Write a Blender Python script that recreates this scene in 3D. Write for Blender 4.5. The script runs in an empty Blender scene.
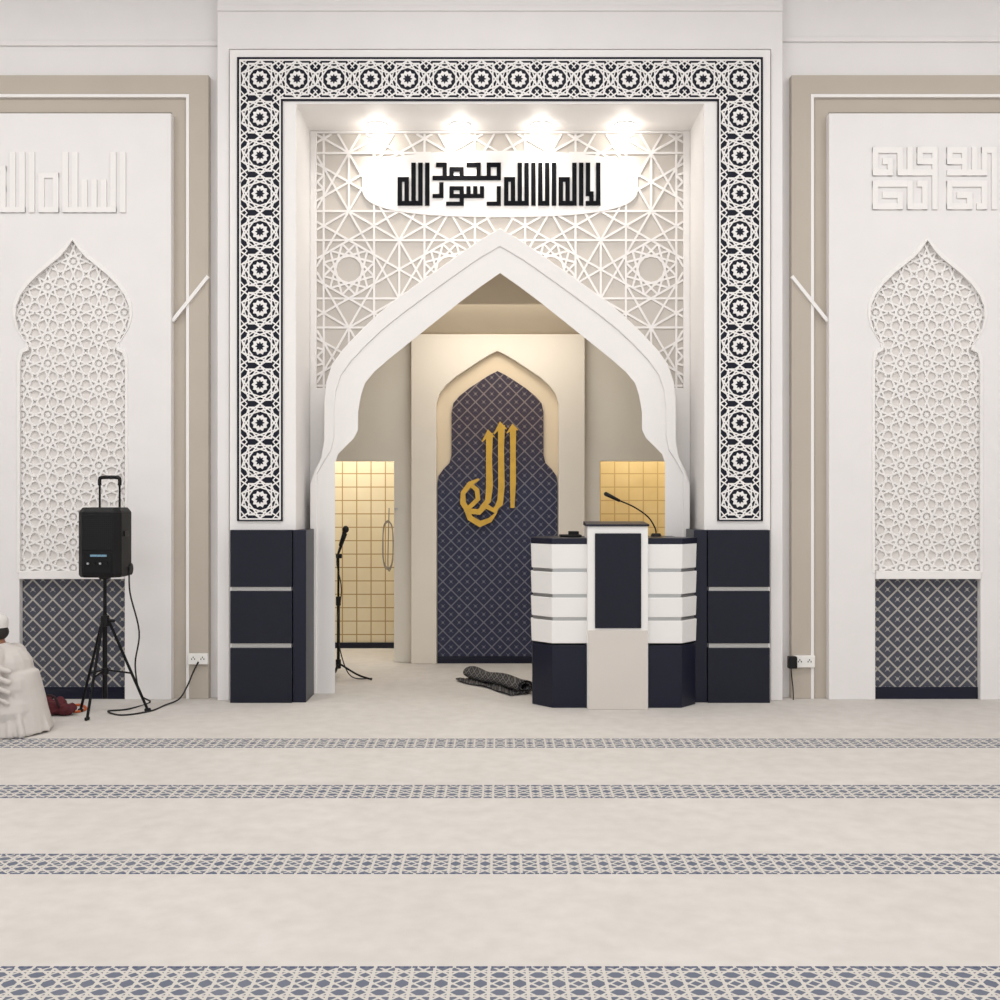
import bpy, bmesh, math, random
from mathutils import Vector, Matrix
random.seed(4)
scene=bpy.context.scene
COL=scene.collection
F=1100.0; CAMD=8.8; CH=1.6
def X(px,y=0.0): return (px-500.0)*(CAMD+y)/F
def Z(py,y=0.0): return CH+(500.0-py)*(CAMD+y)/F

# ------------------------------------------------------------ materials
def lin(c):
    out=[]
    for v in c:
        v=v/255.0
        out.append(v/12.92 if v<=0.04045 else ((v+0.055)/1.055)**2.4)
    return (out[0],out[1],out[2],1.0)
class NB:
    def __init__(s,name,rough=0.6,metal=0.0,spec=0.5):
        s.mat=bpy.data.materials.new(name); s.mat.use_nodes=True
        s.nt=s.mat.node_tree; s.b=s.nt.nodes['Principled BSDF']
        s.b.inputs['Roughness'].default_value=rough
        s.b.inputs['Metallic'].default_value=metal
        s.b.inputs['Specular IOR Level'].default_value=spec
    def n(s,t): return s.nt.nodes.new(t)
    def l(s,a,b): s.nt.links.new(a,b)
    def m(s,op,a,b=None,c=None):
        nd=s.n('ShaderNodeMath'); nd.operation=op
        for i,v in enumerate((a,b,c)):
            if v is None: continue
            if isinstance(v,(int,float)): nd.inputs[i].default_value=v
            else: s.l(v,nd.inputs[i])
        return nd.outputs[0]
    def xyz(s):
        tc=s.n('ShaderNodeTexCoord'); sp=s.n('ShaderNodeSeparateXYZ')
        s.l(tc.outputs['Object'],sp.inputs[0]); s.tc=tc
        return sp.outputs
    def mix(s,f,a,b):
        nd=s.n('ShaderNodeMix'); nd.data_type='RGBA'
        if isinstance(f,(int,float)): nd.inputs[0].default_value=f
        else: s.l(f,nd.inputs[0])
        for i,v in ((6,a),(7,b)):
            if isinstance(v,tuple): nd.inputs[i].default_value=v
            else: s.l(v,nd.inputs[i])
        return nd.outputs[2]
    def noise(s,scale,detail=3):
        nd=s.n('ShaderNodeTexNoise'); nd.inputs['Scale'].default_value=scale
        nd.inputs['Detail'].default_value=detail
        tc=s.n('ShaderNodeTexCoord'); s.l(tc.outputs['Object'],nd.inputs['Vector'])
        return nd.outputs[0]
    def bump(s,h,st=0.1,d=0.01):
        bn=s.n('ShaderNodeBump'); bn.inputs['Strength'].default_value=st; bn.inputs['Distance'].default_value=d
        s.l(h,bn.inputs['Height']); s.l(bn.outputs[0],s.b.inputs['Normal'])
    def col(s,c):
        if isinstance(c,tuple): s.b.inputs['Base Color'].default_value=c
        else: s.l(c,s.b.inputs['Base Color'])
def simple(name,c,rough=0.6,metal=0.0,var=0.05,scale=3.0,bump=0.0,bscale=60,spec=0.5):
    b=NB(name,rough,metal,spec)
    c2=tuple(max(0,v*(1-var)) for v in c)
    n=b.noise(scale)
    b.col(b.mix(n,lin(c),lin(c2)))
    if bump>0: b.bump(b.noise(bscale),bump)
    return b.mat
WHITE=simple('white_plaster',(237,234,233),0.55,var=0.03,bump=0.03)
WHITE2=simple('white_relief',(241,238,236),0.5,var=0.02)
LATBG=simple('lattice_backing',(226,221,217),0.6,var=0.03)
LATBG2=simple('lattice_backing_warm',(206,199,191),0.6,var=0.04)
BEIGE=simple('beige_moulding',(190,180,167),0.6,var=0.05)
CREAM=simple('cream_plaster',(232,224,212),0.6,var=0.04)
CREAM2=simple('cream_gold_plaster',(226,208,180),0.6,var=0.04)
TAN=simple('tan_plaster',(218,204,182),0.7,var=0.05)
NICHE=simple('niche_plaster',(229,223,212),0.6,var=0.04)
NAVY=simple('navy_laminate',(21,24,42),0.45,var=0.3,scale=25,bump=0.05,spec=.3)
NAVYD=simple('navy_gloss',(14,18,42),0.35,var=0.2,spec=.35)
BANDNAVY=simple('navy_inlay',(14,18,36),0.55,var=0.1,spec=.25)
BLACKL=simple('black_acrylic',(5,6,13),0.6,var=0.1,spec=.10)
BLACK=simple('black_plastic',(11,11,13),0.5,var=0.1,bump=0.05,spec=.3)
BLACKM=simple('black_metal',(14,14,16),0.4,0.3,var=0.1,spec=.3)
SILVER=simple('brushed_silver',(190,190,190),0.3,0.9,var=0.1)
GREYT=simple('silver_strip',(205,203,200),0.35,0.2,var=0.05)
GOLD=simple('gold_metal',(218,172,66),0.35,0.4,var=0.2,scale=12)
LWHITE=simple('lectern_white',(240,238,236),0.4,var=0.02)
LCREAM=simple('lectern_cream',(214,207,200),0.45,var=0.03)
CABLE=simple('black_rubber',(20,20,22),0.6)
ORANGE=simple('orange_rubber',(200,95,40),0.5)
SKIN=simple('skin',(150,100,74),0.5,var=0.1,scale=20)
CLOTH=simple('white_cotton',(210,204,199),0.85,var=0.07,scale=6,bump=0.5,bscale=14)
CAPM=simple('white_knit',(228,224,220),0.9,var=0.08,bump=0.3,bscale=250)
HAIR=simple('dark_hair',(30,24,20),0.7,var=0.3,scale=60)
RED=simple('maroon_fabric',(104,28,40),0.8,var=0.5,scale=40)
PLATE=simple('white_switch_plastic',(238,236,232),0.35,var=0.02)
BULB=NB('lamp_glow'); BULB.b.inputs['Emission Color'].default_value=(1,0.95,0.87,1); BULB.b.inputs['Emission Strength'].default_value=30; BULB.col((1,1,1,1)); BULB=BULB.mat
SCREEN=NB('lit_display'); 
_n=SCREEN.noise(90); SCREEN.col(SCREEN.mix(_n,lin((60,110,150)),lin((150,185,200))));SCREEN=SCREEN.mat
def grille():
    b=NB('speaker_grille',0.5,0.2,.3); o=b.xyz()
    fx=b.m('ABSOLUTE',b.m('SUBTRACT',b.m('FRACT',b.m('MULTIPLY',o[0],70)),0.5))
    fz=b.m('ABSOLUTE',b.m('SUBTRACT',b.m('FRACT',b.m('MULTIPLY',o[2],70)),0.5))
    r=b.m('LESS_THAN',b.m('ADD',b.m('MULTIPLY',fx,fx),b.m('MULTIPLY',fz,fz)),0.1)
    b.col(b.mix(r,lin((22,22,25)),lin((4,4,5)))); return b.mat
GRILLE=grille()
def diamond(name,bg,fg,p=0.15,w=0.045,rough=0.6,top=None,dots=None):
    """diagonal strap grid with pale dots; top=(z,bg,fg) blends to a second colouring higher up"""
    b=NB(name,rough,0,.3); o=b.xyz()
    def fr(v): return b.m('ABSOLUTE',b.m('SUBTRACT',b.m('FRACT',v),0.5))
    fa=fr(b.m('DIVIDE',b.m('ADD',o[0],o[2]),p)); fb=fr(b.m('DIVIDE',b.m('SUBTRACT',o[0],o[2]),p))
    l=b.m('MAXIMUM',b.m('LESS_THAN',fa,w),b.m('LESS_THAN',fb,w))
    d2=b.m('ADD',b.m('MULTIPLY',fa,fa),b.m('MULTIPLY',fb,fb))
    knot=b.m('LESS_THAN',d2,0.010)
    ga=b.m('SUBTRACT',0.5,fa); gb=b.m('SUBTRACT',0.5,fb)
    e2=b.m('ADD',b.m('MULTIPLY',ga,ga),b.m('MULTIPLY',gb,gb))
    dot=b.m('LESS_THAN',e2,0.009)
    # short cross arms through the dot
    arm=b.m('MULTIPLY',b.m('LESS_THAN',b.m('MINIMUM',ga,gb),w*.45),b.m('LESS_THAN',e2,0.07))
    m=b.m('MAXIMUM',b.m('MAXIMUM',l,b.m('MULTIPLY',arm,.6)),b.m('MAXIMUM',dot,knot))
    B_,F_=lin(bg),lin(fg)
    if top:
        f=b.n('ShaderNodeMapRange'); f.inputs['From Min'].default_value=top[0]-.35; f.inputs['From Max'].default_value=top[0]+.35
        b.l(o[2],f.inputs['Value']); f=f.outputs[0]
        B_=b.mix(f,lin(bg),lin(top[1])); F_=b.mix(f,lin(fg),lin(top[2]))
    c=b.mix(m,B_,F_)
    b.col(c); return b.mat
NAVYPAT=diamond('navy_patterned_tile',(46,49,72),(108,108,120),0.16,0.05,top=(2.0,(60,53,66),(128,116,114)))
GREYPAT=diamond('grey_patterned_tile',(72,74,86),(172,167,160),0.16,0.06)
RUGM=diamond('rug_weave',(54,54,58),(112,108,104),0.05,0.08,0.95)
def goldtile():
    b=NB('gold_tile',0.4,0.05); o=b.xyz()
    def fr(v): return b.m('ABSOLUTE',b.m('SUBTRACT',b.m('FRACT',v),0.5))
    gx=b.m('GREATER_THAN',fr(b.m('DIVIDE',o[0],0.155)),0.462)
    gz=b.m('GREATER_THAN',fr(b.m('DIVIDE',o[2],0.145)),0.462)
    g=b.m('MAXIMUM',gx,gz)
    n=b.noise(3.0,4)
    side=b.m('GREATER_THAN',o[0],0.0)  # left half paler: the brighter light there is put into the tile colour
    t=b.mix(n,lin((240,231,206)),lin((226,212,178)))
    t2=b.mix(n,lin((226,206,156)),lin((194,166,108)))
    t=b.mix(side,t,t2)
    b.col(b.mix(g,t,lin((180,150,98)))); return b.mat
GOLDT=goldtile()
def carpet():
    b=NB('carpet_pile',0.95,0,.2); o=b.xyz()
    x,y=o[0],o[1]
    t=b.m('SUBTRACT',b.m('MULTIPLY',b.m('FRACT',b.m('ADD',b.m('DIVIDE',b.m('ADD',y,1.56),1.2),20.5)),1.2),0.6)
    at=b.m('ABSOLUTE',t)
    near=b.m('LESS_THAN',y,-1.2)
    st=b.m('MULTIPLY',b.m('LESS_THAN',at,0.135),near)
    p=0.13
    def fam(ang,w,pp,off=0.0):
        c,s_=math.cos(ang),math.sin(ang)
        v=b.m('ADD',b.m('ADD',b.m('MULTIPLY',x,c/pp),b.m('MULTIPLY',t,s_/pp)),off)
        return b.m('LESS_THAN',b.m('ABSOLUTE',b.m('SUBTRACT',b.m('FRACT',v),0.5)),w)
    q=p/math.sqrt(2)
    # octagram interlace: square pairs and diagonal pairs of straps either side of each star
    k=b.m('MAXIMUM',fam(0,.042,p,.21),fam(0,.042,p,-.21))
    k=b.m('MAXIMUM',k,b.m('MAXIMUM',fam(math.pi/2,.042,p,.21),fam(math.pi/2,.042,p,-.21)))
    k=b.m('MAXIMUM',k,b.m('MAXIMUM',fam(math.pi/4,.05,q,.30),fam(math.pi/4,.05,q,-.30)))
    k=b.m('MAXIMUM',k,b.m('MAXIMUM',fam(-math.pi/4,.05,q,.30),fam(-math.pi/4,.05,q,-.30)))
    edge=b.m('GREATER_THAN',at,0.122)
    dashes=b.m('LESS_THAN',b.m('FRACT',b.m('DIVIDE',x,0.030)),0.6)
    n=b.noise(1.3,6); n2=b.noise(9,6); n3=b.noise(420,2)
    n2=b.m('MULTIPLY',b.m('SUBTRACT',n2,0.32),1.6)
    base=b.mix(n,lin((224,220,215)),lin((206,201,195)))
    base=b.mix(b.m('MULTIPLY',n2,0.6),base,lin((190,184,177)))
    blue=b.mix(b.noise(2.0,3),lin((66,78,106)),lin((122,127,138)))
    pat=b.mix(k,blue,lin((208,203,196)))
    pat=b.mix(b.m('MULTIPLY',edge,dashes),pat,lin((62,74,108)))
    c=b.mix(st,base,pat)
    c=b.mix(b.m('MULTIPLY',n3,0.2),c,lin((156,151,146)))
    b.col(c); b.bump(n3,0.35,0.006)
    return b.mat
CARPET=carpet()

# ------------------------------------------------------------ mesh builder
class MB:
    def __init__(s): s.v=[]; s.f=[]
    def add(s,V,Fc):
        o=len(s.v); s.v+= [tuple(p) for p in V]; s.f+=[tuple(i+o for i in f) for f in Fc]; return s
    def prism(s,poly,y0,y1,back=None):
        n=len(poly); bk=back or poly
        V=[(p[0],y0,p[1]) for p in poly]+[(p[0],y1,p[1]) for p in bk]
        Fc=[tuple(range(n)),tuple(range(2*n-1,n-1,-1))]+[(i,n+i,n+(i+1)%n,(i+1)%n) for i in range(n)]
        return s.add(V,Fc)
    def zprism(s,poly,z0,z1,top=None):
        n=len(poly); tp=top or poly
        V=[(p[0],p[1],z0) for p in poly]+[(p[0],p[1],z1) for p in tp]
        Fc=[tuple(range(n-1,-1,-1)),tuple(range(n,2*n))]+[(i,(i+1)%n,n+(i+1)%n,n+i) for i in range(n)]
        return s.add(V,Fc)
    def box(s,x0,x1,y0,y1,z0,z1):
        return s.zprism([(x0,y0),(x1,y0),(x1,y1),(x0,y1)],z0,z1)
    def cone(s,p0,p1,r0,r1=None,n=16,caps=True):
        r1=r0 if r1 is None else r1
        p0=Vector(p0);p1=Vector(p1);d=(p1-p0).normalized()
        a=d.orthogonal().normalized();b=d.cross(a)
        V=[];
        for p,r in((p0,r0),(p1,r1)):
            for i in range(n):
                t=2*math.pi*i/n; V.append(p+a*(r*math.cos(t))+b*(r*math.sin(t)))
        Fc=[(i,(i+1)%n,n+(i+1)%n,n+i) for i in range(n)]
        if caps: Fc+=[tuple(range(n-1,-1,-1)),tuple(range(n,2*n))]
        return s.add(V,Fc)
    def ell(s,c,r,nu=16,nv=10,rot=None):
        c=Vector(c); V=[];Fc=[]
        if isinstance(r,(int,float)): r=(r,r,r)
        R=rot or Matrix.Identity(3)
        V.append(c+R@Vector((0,0,r[2])))
        for j in range(1,nv):
            ph=math.pi*j/nv
            for i in range(nu):
                t=2*math.pi*i/nu
                V.append(c+R@Vector((r[0]*math.sin(ph)*math.cos(t),r[1]*math.sin(ph)*math.sin(t),r[2]*math.cos(ph))))
        V.append(c+R@Vector((0,0,-r[2])))
        for i in range(nu): Fc.append((0,1+i,1+(i+1)%nu))
        for j in range(nv-2):
            for i in range(nu):
                a=1+j*nu+i;b=1+j*nu+(i+1)%nu;Fc.append((a,a+nu,b+nu,b))
        L=len(V)-1;o=1+(nv-2)*nu
        for i in range(nu): Fc.append((L,o+(i+1)%nu,o+i))
        return s.add(V,Fc)
    def cap(s,p0,p1,r0,r1,n=14):
        s.cone(p0,p1,r0,r1,n); s.ell(p0,r0,n,8); s.ell(p1,r1,n,8); return s
    def tube(s,pts,r,n=8,smooth=True):
        P=[Vector(p) for p in pts]
        if smooth and len(P)>2:
            Q=[]
            for i in range(len(P)-1):
                a=P[max(i-1,0)];b=P[i];c=P[i+1];d=P[min(i+2,len(P)-1)]
                for k in range(6):
                    t=k/6; Q.append(0.5*((2*b)+(c-a)*t+(2*a-5*b+4*c-d)*t*t+(3*b-a-3*c+d)*t**3))
            Q.append(P[-1]);P=Q
        V=[];Fc=[];prev=None
        for i,p in enumerate(P):
            d=(P[min(i+1,len(P)-1)]-P[max(i-1,0)]).normalized()
            a=d.orthogonal().normalized() if prev is None else (prev-d*prev.dot(d)).normalized()
            prev=a;b=d.cross(a)
            for k in range(n):
                t=2*math.pi*k/n;V.append(p+a*(r*math.cos(t))+b*(r*math.sin(t)))
        for i in range(len(P)-1):
            for k in range(n):
                Fc.append((i*n+k,i*n+(k+1)%n,(i+1)*n+(k+1)%n,(i+1)*n+k))
        Fc+=[tuple(range(n-1,-1,-1)),tuple(range((len(P)-1)*n,len(P)*n))]
        return s.add(V,Fc)
    def strap(s,a,b,w,y0,y1,ext=0.5):
        ax,az=a;bx,bz=b;dx,dz=bx-ax,bz-az;L=math.hypot(dx,dz)
        if L<1e-6: return s
        dx/=L;dz/=L;nx,nz=-dz*w/2,dx*w/2; e=w*0.5*ext
        ax-=dx*e;az-=dz*e;bx+=dx*e;bz+=dz*e
        return s.prism([(ax-nx,az-nz),(bx-nx,bz-nz),(bx+nx,bz+nz),(ax+nx,az+nz)],y0,y1)
    def ribbon(s,pts,widths,y0,y1,sm=True):
        P=[Vector((p[0],p[1])) for p in pts];W=list(widths)
        if len(P)>2 and sm:
            Q=[];WW=[]
            for i in range(len(P)-1):
                a=P[max(i-1,0)];b=P[i];c=P[i+1];d=P[min(i+2,len(P)-1)]
                for k in range(6):
                    t=k/6;Q.append(0.5*((2*b)+(c-a)*t+(2*a-5*b+4*c-d)*t*t+(3*b-a-3*c+d)*t**3));WW.append(W[i]*(1-t)+W[i+1]*t)
            Q.append(P[-1]);WW.append(W[-1]);P=Q;W=WW
        for i in range(len(P)-1):
            def nn(j):
                d=(P[min(j+1,len(P)-1)]-P[max(j-1,0)]).normalized();return Vector((-d.y,d.x))*W[j]/2
            a,b=nn(i),nn(i+1)
            s.prism([tuple(P[i]-a),tuple(P[i+1]-b),tuple(P[i+1]+b),tuple(P[i]+a)],y0,y1)
        return s
    def make(s,name,mat,parent=None,label=None,category=None,kind=None,group=None,smooth=False,bevel=0,recalc=True):
        me=bpy.data.meshes.new(name); me.from_pydata(s.v,[],s.f)
        if recalc:
            bm=bmesh.new();bm.from_mesh(me);bmesh.ops.recalc_face_normals(bm,faces=bm.faces);bm.to_mesh(me);bm.free()
        ob=bpy.data.objects.new(name,me);COL.objects.link(ob);me.materials.append(mat)
        if smooth:
            for p in me.polygons:p.use_smooth=True
        if bevel>0:
            md=ob.modifiers.new('bevel','BEVEL');md.width=bevel;md.segments=2;md.limit_method='ANGLE';md.angle_limit=math.radians(40)
        if parent:
            ob.parent=parent;ob.matrix_parent_inverse=Matrix.Translation(-Vector(parent.location))
        tag(ob,label,category,kind,group)
        return ob
def tag(ob,label=None,category=None,kind=None,group=None):
    if label:ob['label']=label
    if category:ob['category']=category
    if kind:ob['kind']=kind
    if group:ob['group']=group
def empty(name,loc,label,category,group=None):
    e=bpy.data.objects.new(name,None);e.location=loc;e.empty_display_size=0.1;COL.objects.link(e)
    tag(e,label,category,None,group);return e

def contour(half,cx,y):
    L=[(X(cx-dx,y),max(Z(py,y),0.0)) for dx,py in half]
    R=[(X(cx+dx,y),max(Z(py,y),0.0)) for dx,py in half]
    return L[::-1]+R[1:]

def pip(p,poly):
    x,y=p;c=False;n=len(poly);j=n-1
    for i in range(n):
        xi,yi=poly[i];xj,yj=poly[j]
        if (yi>y)!=(yj>y) and x<(xj-xi)*(y-yi)/(yj-yi)+xi:c=not c
        j=i
    return c
def clip(segs,inc,exc=()):
    out=[]
    polys=[inc]+list(exc)
    for a,b in segs:
        ts=[0,1];dx,dy=b[0]-a[0],b[1]-a[1]
        for poly in polys:
            n=len(poly)
            for i in range(n):
                c=poly[i];d=poly[(i+1)%n];ex,ey=d[0]-c[0],d[1]-c[1]
                den=dx*ey-dy*ex
                if abs(den)<1e-12:continue
                t=((c[0]-a[0])*ey-(c[1]-a[1])*ex)/den;u=((c[0]-a[0])*dy-(c[1]-a[1])*dx)/den
                if 0<t<1 and 0<=u<=1:ts.append(t)
        ts.sort()
        for t0,t1 in zip(ts,ts[1:]):
            if t1-t0<1e-5:continue
            tm=(t0+t1)/2;m=(a[0]+dx*tm,a[1]+dy*tm)
            if pip(m,inc) and not any(pip(m,e) for e in exc):
                out.append(((a[0]+dx*t0,a[1]+dy*t0),(a[0]+dx*t1,a[1]+dy*t1)))
    return out
def chords(c,n,ap,k,rot=0):
    M=[(c[0]+ap*math.cos(rot+2*math.pi*i/n),c[1]+ap*math.sin(rot+2*math.pi*i/n)) for i in range(n)]
    return [(M[i],M[(i+k)%n]) for i in range(n)]
def hankin(c,n,a,th,rot=0):
    th=math.radians(th);T=math.tan(math.pi/n);s=a*T/(math.cos(th)+math.sin(th)*T);o=[]
    for m in range(n):
        ph=rot+2*math.pi*m/n
        for sg in(1,-1):
            qx,qy=a-s*math.sin(th),sg*s*math.cos(th)
            o.append(((c[0]+a*math.cos(ph),c[1]+a*math.sin(ph)),(c[0]+qx*math.cos(ph)-qy*math.sin(ph),c[1]+qx*math.sin(ph)+qy*math.cos(ph))))
    return o
def lat488(x0,x1,z0,z1,s,cx,cz):
    segs=[];e=s*(math.sqrt(2)-1)
    for i in range(-12,13):
        for j in range(-16,17):
            c=(cx+i*s,cz+j*s)
            if not(x0-s<c[0]<x1+s and z0-s<c[1]<z1+s):continue
            segs+=chords(c,8,s/2,3)
            segs+=hankin((c[0]+s/2,c[1]+s/2),4,e/2,67.5,math.pi/4)
    return segs
def lathex(x0,x1,z0,z1,D,cx,cz):
    """long straight straps crossing into hexagons and twelve pointed stars"""
    segs=[];h=D*math.sqrt(3)/2;R=D/math.sqrt(3)
    for j in range(-10,11):
        for i in range(-10,11):
            c=(cx+i*D+(j%2)*D/2,cz+j*h)
            if not(x0-D<c[0]<x1+D and z0-D<c[1]<z1+D):continue
            segs+=chords(c,6,D/2,2)
            segs+=chords(c,6,R,2,math.pi/6)
            V=[(c[0]+R*math.cos(math.pi/6+math.pi/3*q),c[1]+R*math.sin(math.pi/6+math.pi/3*q)) for q in range(6)]
            segs+=[(V[q],V[q+1]) for q in range(3)]
            segs+=chords(c,12,D*0.262,4,math.pi/12)
    return segs

def kufic(word,rows=9):
    cells=set();c=0;B=rows-1
    def v(col,r0,r1):
        for r in range(r0,r1+1):cells.add((col,r))
    def hz(c0,c1,r):
        for q in range(min(c0,c1),max(c0,c1)+1):cells.add((q,r))
    for i,ch in enumerate(word):
        last=(i==len(word)-1) or word[i+1]==' '
        if ch==' ':continue
        if ch=='A':v(c,0,B);c-=2
        elif ch=='L':
            v(c,0,B)
            if not last:hz(c,c-1,B)
            c-=2
        elif ch=='U':v(c,0,B);v(c-2,0,B);hz(c,c-2,B);c-=4
        elif ch=='H':
            hz(c,c-3,B);hz(c,c-3,2);v(c,2,B);v(c-3,2,B);hz(c,c-3,5);c-=5
        elif ch=='S':
            v(c,B-4,B);v(c-2,B-4,B);v(c-4,B-4,B);hz(c,c-5,B);c-=6
        elif ch=='M':
            hz(c,c-3,B);hz(c,c-3,3);v(c,3,B);v(c-3,3,B)
            if not last:hz(c,c-4,B)
            c-=5
    mn=min(q for q,_ in cells)
    return {(q-mn,r) for q,r in cells},-mn+1
def draw_cells(mb,cells,cols,rows,px0,px1,py0,py1,y0,y1,fat=1.22,fatz=None):
    cw=(px1-px0)/cols;rh=(py1-py0)/rows
    runs=[]
    for r in range(rows):
        q=0
        while q<cols:
            if (q,r) in cells:
                s=q
                while (q,r) in cells:q+=1
                runs.append((s,q,r,r+1))
            q+=1
    for q in range(cols):
        r=0
        while r<rows:
            if (q,r) in cells:
                s=r
                while (q,r) in cells:r+=1
                if r-s>1:runs.append((q,q+1,s,r))
            r+=1
    ex=cw*(fat-1)/2;ez=rh*((fatz or fat)-1)/2
    for i,(a,b,c,d) in enumerate(runs):
        if b-a==1 and d-c==1 and any(x[0]==a and x[1]==b and x[2]<=c<x[3] and x is not runs[i] for x in runs):continue
        xa,xb=X(px0+a*cw-ex,y0),X(px0+b*cw+ex,y0)
        za,zb=Z(py0+d*rh+ez,y0),Z(py0+c*rh-ez,y0)
        mb.box(xa,xb,y0-(0.0006 if d-c>1 else 0),y1,za,zb)
def bitmap(mb,rows,px0,px1,py0,py1,ya,yb_,fat=1.15,fatz=None):
    n=max(len(r) for r in rows)
    cells={(c,r) for r,row in enumerate(rows) for c,ch in enumerate(row) if ch=='X'}
    draw_cells(mb,cells,n,len(rows),px0,px1,py0,py1,ya,yb_,fat,fatz)

# ------------------------------------------------------------ room shell
MB().add([(-9,-12,0),(9,-12,0),(9,3.4,0),(-9,3.4,0)],[(0,1,2,3)]).make('floor',CARPET,kind='structure',recalc=False)
MB().box(-9,9,-12,0.2,6.2,6.35).make('ceiling',WHITE,kind='structure')
MB().box(-9.15,-9,-12,0.3,0,6.2).make('wall_left',WHITE,kind='structure')
MB().box(9,9.15,-12,0.3,0,6.2).make('wall_right',WHITE,kind='structure')
xp=X(218,0)
MB().box(-9,xp,0.12,0.30,0,6.2).make('wall_front_left',WHITE,kind='structure')
MB().box(-xp,9,0.12,0.30,0,6.2).make('wall_front_right',WHITE,kind='structure')
xi=X(229,-0.02);zi=Z(49,-0.02)
MB().prism([(xp,0),(xp,6.2),(-xp,6.2),(-xp,0),(-xi,0),(-xi,zi),(xi,zi),(xi,0)],-0.02,0.6).make('wall_front_centre',WHITE,kind='structure',bevel=0.004)
k=0
for (a,b,py) in ((-9,xp-0.0,43),(-xp,9,39)):
    k+=1;zz=Z(py,0.1);MB().box(a,b,0.10,0.12,zz-0.02,zz+0.02).make('trim_%d'%k,WHITE,kind='structure',bevel=0.005)
zz=Z(9,-0.02);MB().box(xp,-xp,-0.035,-0.02,zz-0.02,zz+0.02).make('trim_3',WHITE,kind='structure',bevel=0.005)

# ------------------------------------------------------------ portal frame
yf=-0.06
xo=X(229.5,yf);zo=Z(49.5,yf);xin=X(296,yf);zin=Z(104,yf)
MB().prism([(xo,0),(xo,zo),(-xo,zo),(-xo,0),(-xin,0),(-xin,zin),(xin,zin),(xin,0)],yf,0.595).make('portal_frame',WHITE2,label='tall white plaster portal frame around the prayer niche',category='door frame',bevel=0.006)
yb=-0.075
border=empty('ornamental_border',(0,yb,Z(521,yb)),'navy inlaid border with white star strapwork around the portal','decorative border')
def P(px,py,y):return (X(px,y),Z(py,y))
def Upoly(l,t,inl,int_,bot,y):
    return [P(l,bot,y),P(l,t,y),P(1000-l,t,y),P(1000-l,bot,y),P(1000-inl,bot,y),P(1000-inl,int_,y),P(inl,int_,y),P(inl,bot,y)]
MB().prism(Upoly(237,57,282.5,100.5,521,yb),yb,yf).make('inlay_backing',BANDNAVY,border)
mb=MB();y0=yb-0.006
cnt=[0]
def strap_px(a,b,w,yy0=y0,yy1=yb,ext=0.5):
    cnt[0]+=1;q=yy0-(cnt[0]%23)*0.00008
    mb.strap(P(a[0],a[1],yy0),P(b[0],b[1],yy0),w/125.0,q,yy1,ext)
centers=[(260,79+38.2*j) for j in range(12)]+[(740,79+38.2*j) for j in range(12)]+[(260+480/13*i,79) for i in range(1,13)]
star=MB()
for (cx,cy) in centers:
    # round ten-point rosette: long star straps, inner ring, white flower with navy star
    R=19.3;n_=10
    V=[(cx+R*math.cos(2*math.pi/n_*i+math.pi/2),cy+R*math.sin(2*math.pi/n_*i+math.pi/2)) for i in range(n_)]
    for i in range(n_):
        strap_px(V[i],V[(i+3)%n_],1.35)
        strap_px(V[i],V[(i+2)%n_],1.0)
    for sx,sy in((1,1),(1,-1),(-1,1),(-1,-1)):
        strap_px((cx+sx*12.5,cy+sy*14),(cx+sx*20,cy+sy*19.1),1.4)
        strap_px((cx+sx*20,cy+sy*11),(cx+sx*13,cy+sy*19.1),1.0)
    pts=[]
    for i in range(20):
        r=8.6 if i%2==0 else 6.6
        a=math.pi/10*i;pts.append(P(cx+r*math.cos(a),cy+r*math.sin(a),y0))
    mb.prism(pts,y0-0.003,yb)
    pts=[]
    for i in range(16):
        r=4.9 if i%2==0 else 2.9
        a=math.pi/8*i;pts.append(P(cx+r*math.cos(a),cy+r*math.sin(a),y0))
    star.prism(pts,y0-0.005,y0-0.003)
for a,b in (((240,519),(240,60)),((240,60),(760,60)),((760,60),(760,519)),((280,519),(280,98)),((280,98),(720,98)),((720,98),(720,519)),((240,519),(280,519)),((720,519),(760,519))):
    strap_px(a,b,1.4)
mb.make('strapwork',WHITE2,border);star.make('star_inlay',BANDNAVY,border)

# ------------------------------------------------------------ arch wall inside the portal
outer=[(0,228),(22,241),(45,257),(72,276),(100,296),(121,313),(140,331),(157,349),(168,364),(174,382),(176,402),(176,440),(179,458),(185,470),(190,484),(190,760)]
mid=[(0,246),(22,259),(45,275),(70,293),(97,313),(117,329),(134,345),(149,361),(159,375),(164,390),(166,408),(166,436),(169,450),(176,461),(183,474),(184,760)]
inner=[(0,273),(20,287),(40,302),(65,322),(90,342),(110,358),(126,372),(135,383),(139,395),(142,412),(142,430),(146,438),(154,446),(162,454),(165,463),(165,760)]
yw=0.6
cin=contour(mid,500,yw)
xw=X(296,yf)+0.001
wz=zin-0.0
poly=[(xw,0),(xw,wz),(-xw,wz),(-xw,0)]+cin[::-1]
MB().prism(poly,yw,0.72).make('wall_niche_front',LATBG2,kind='structure')
lx=X(317,yw);lz=Z(134,yw)
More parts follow.
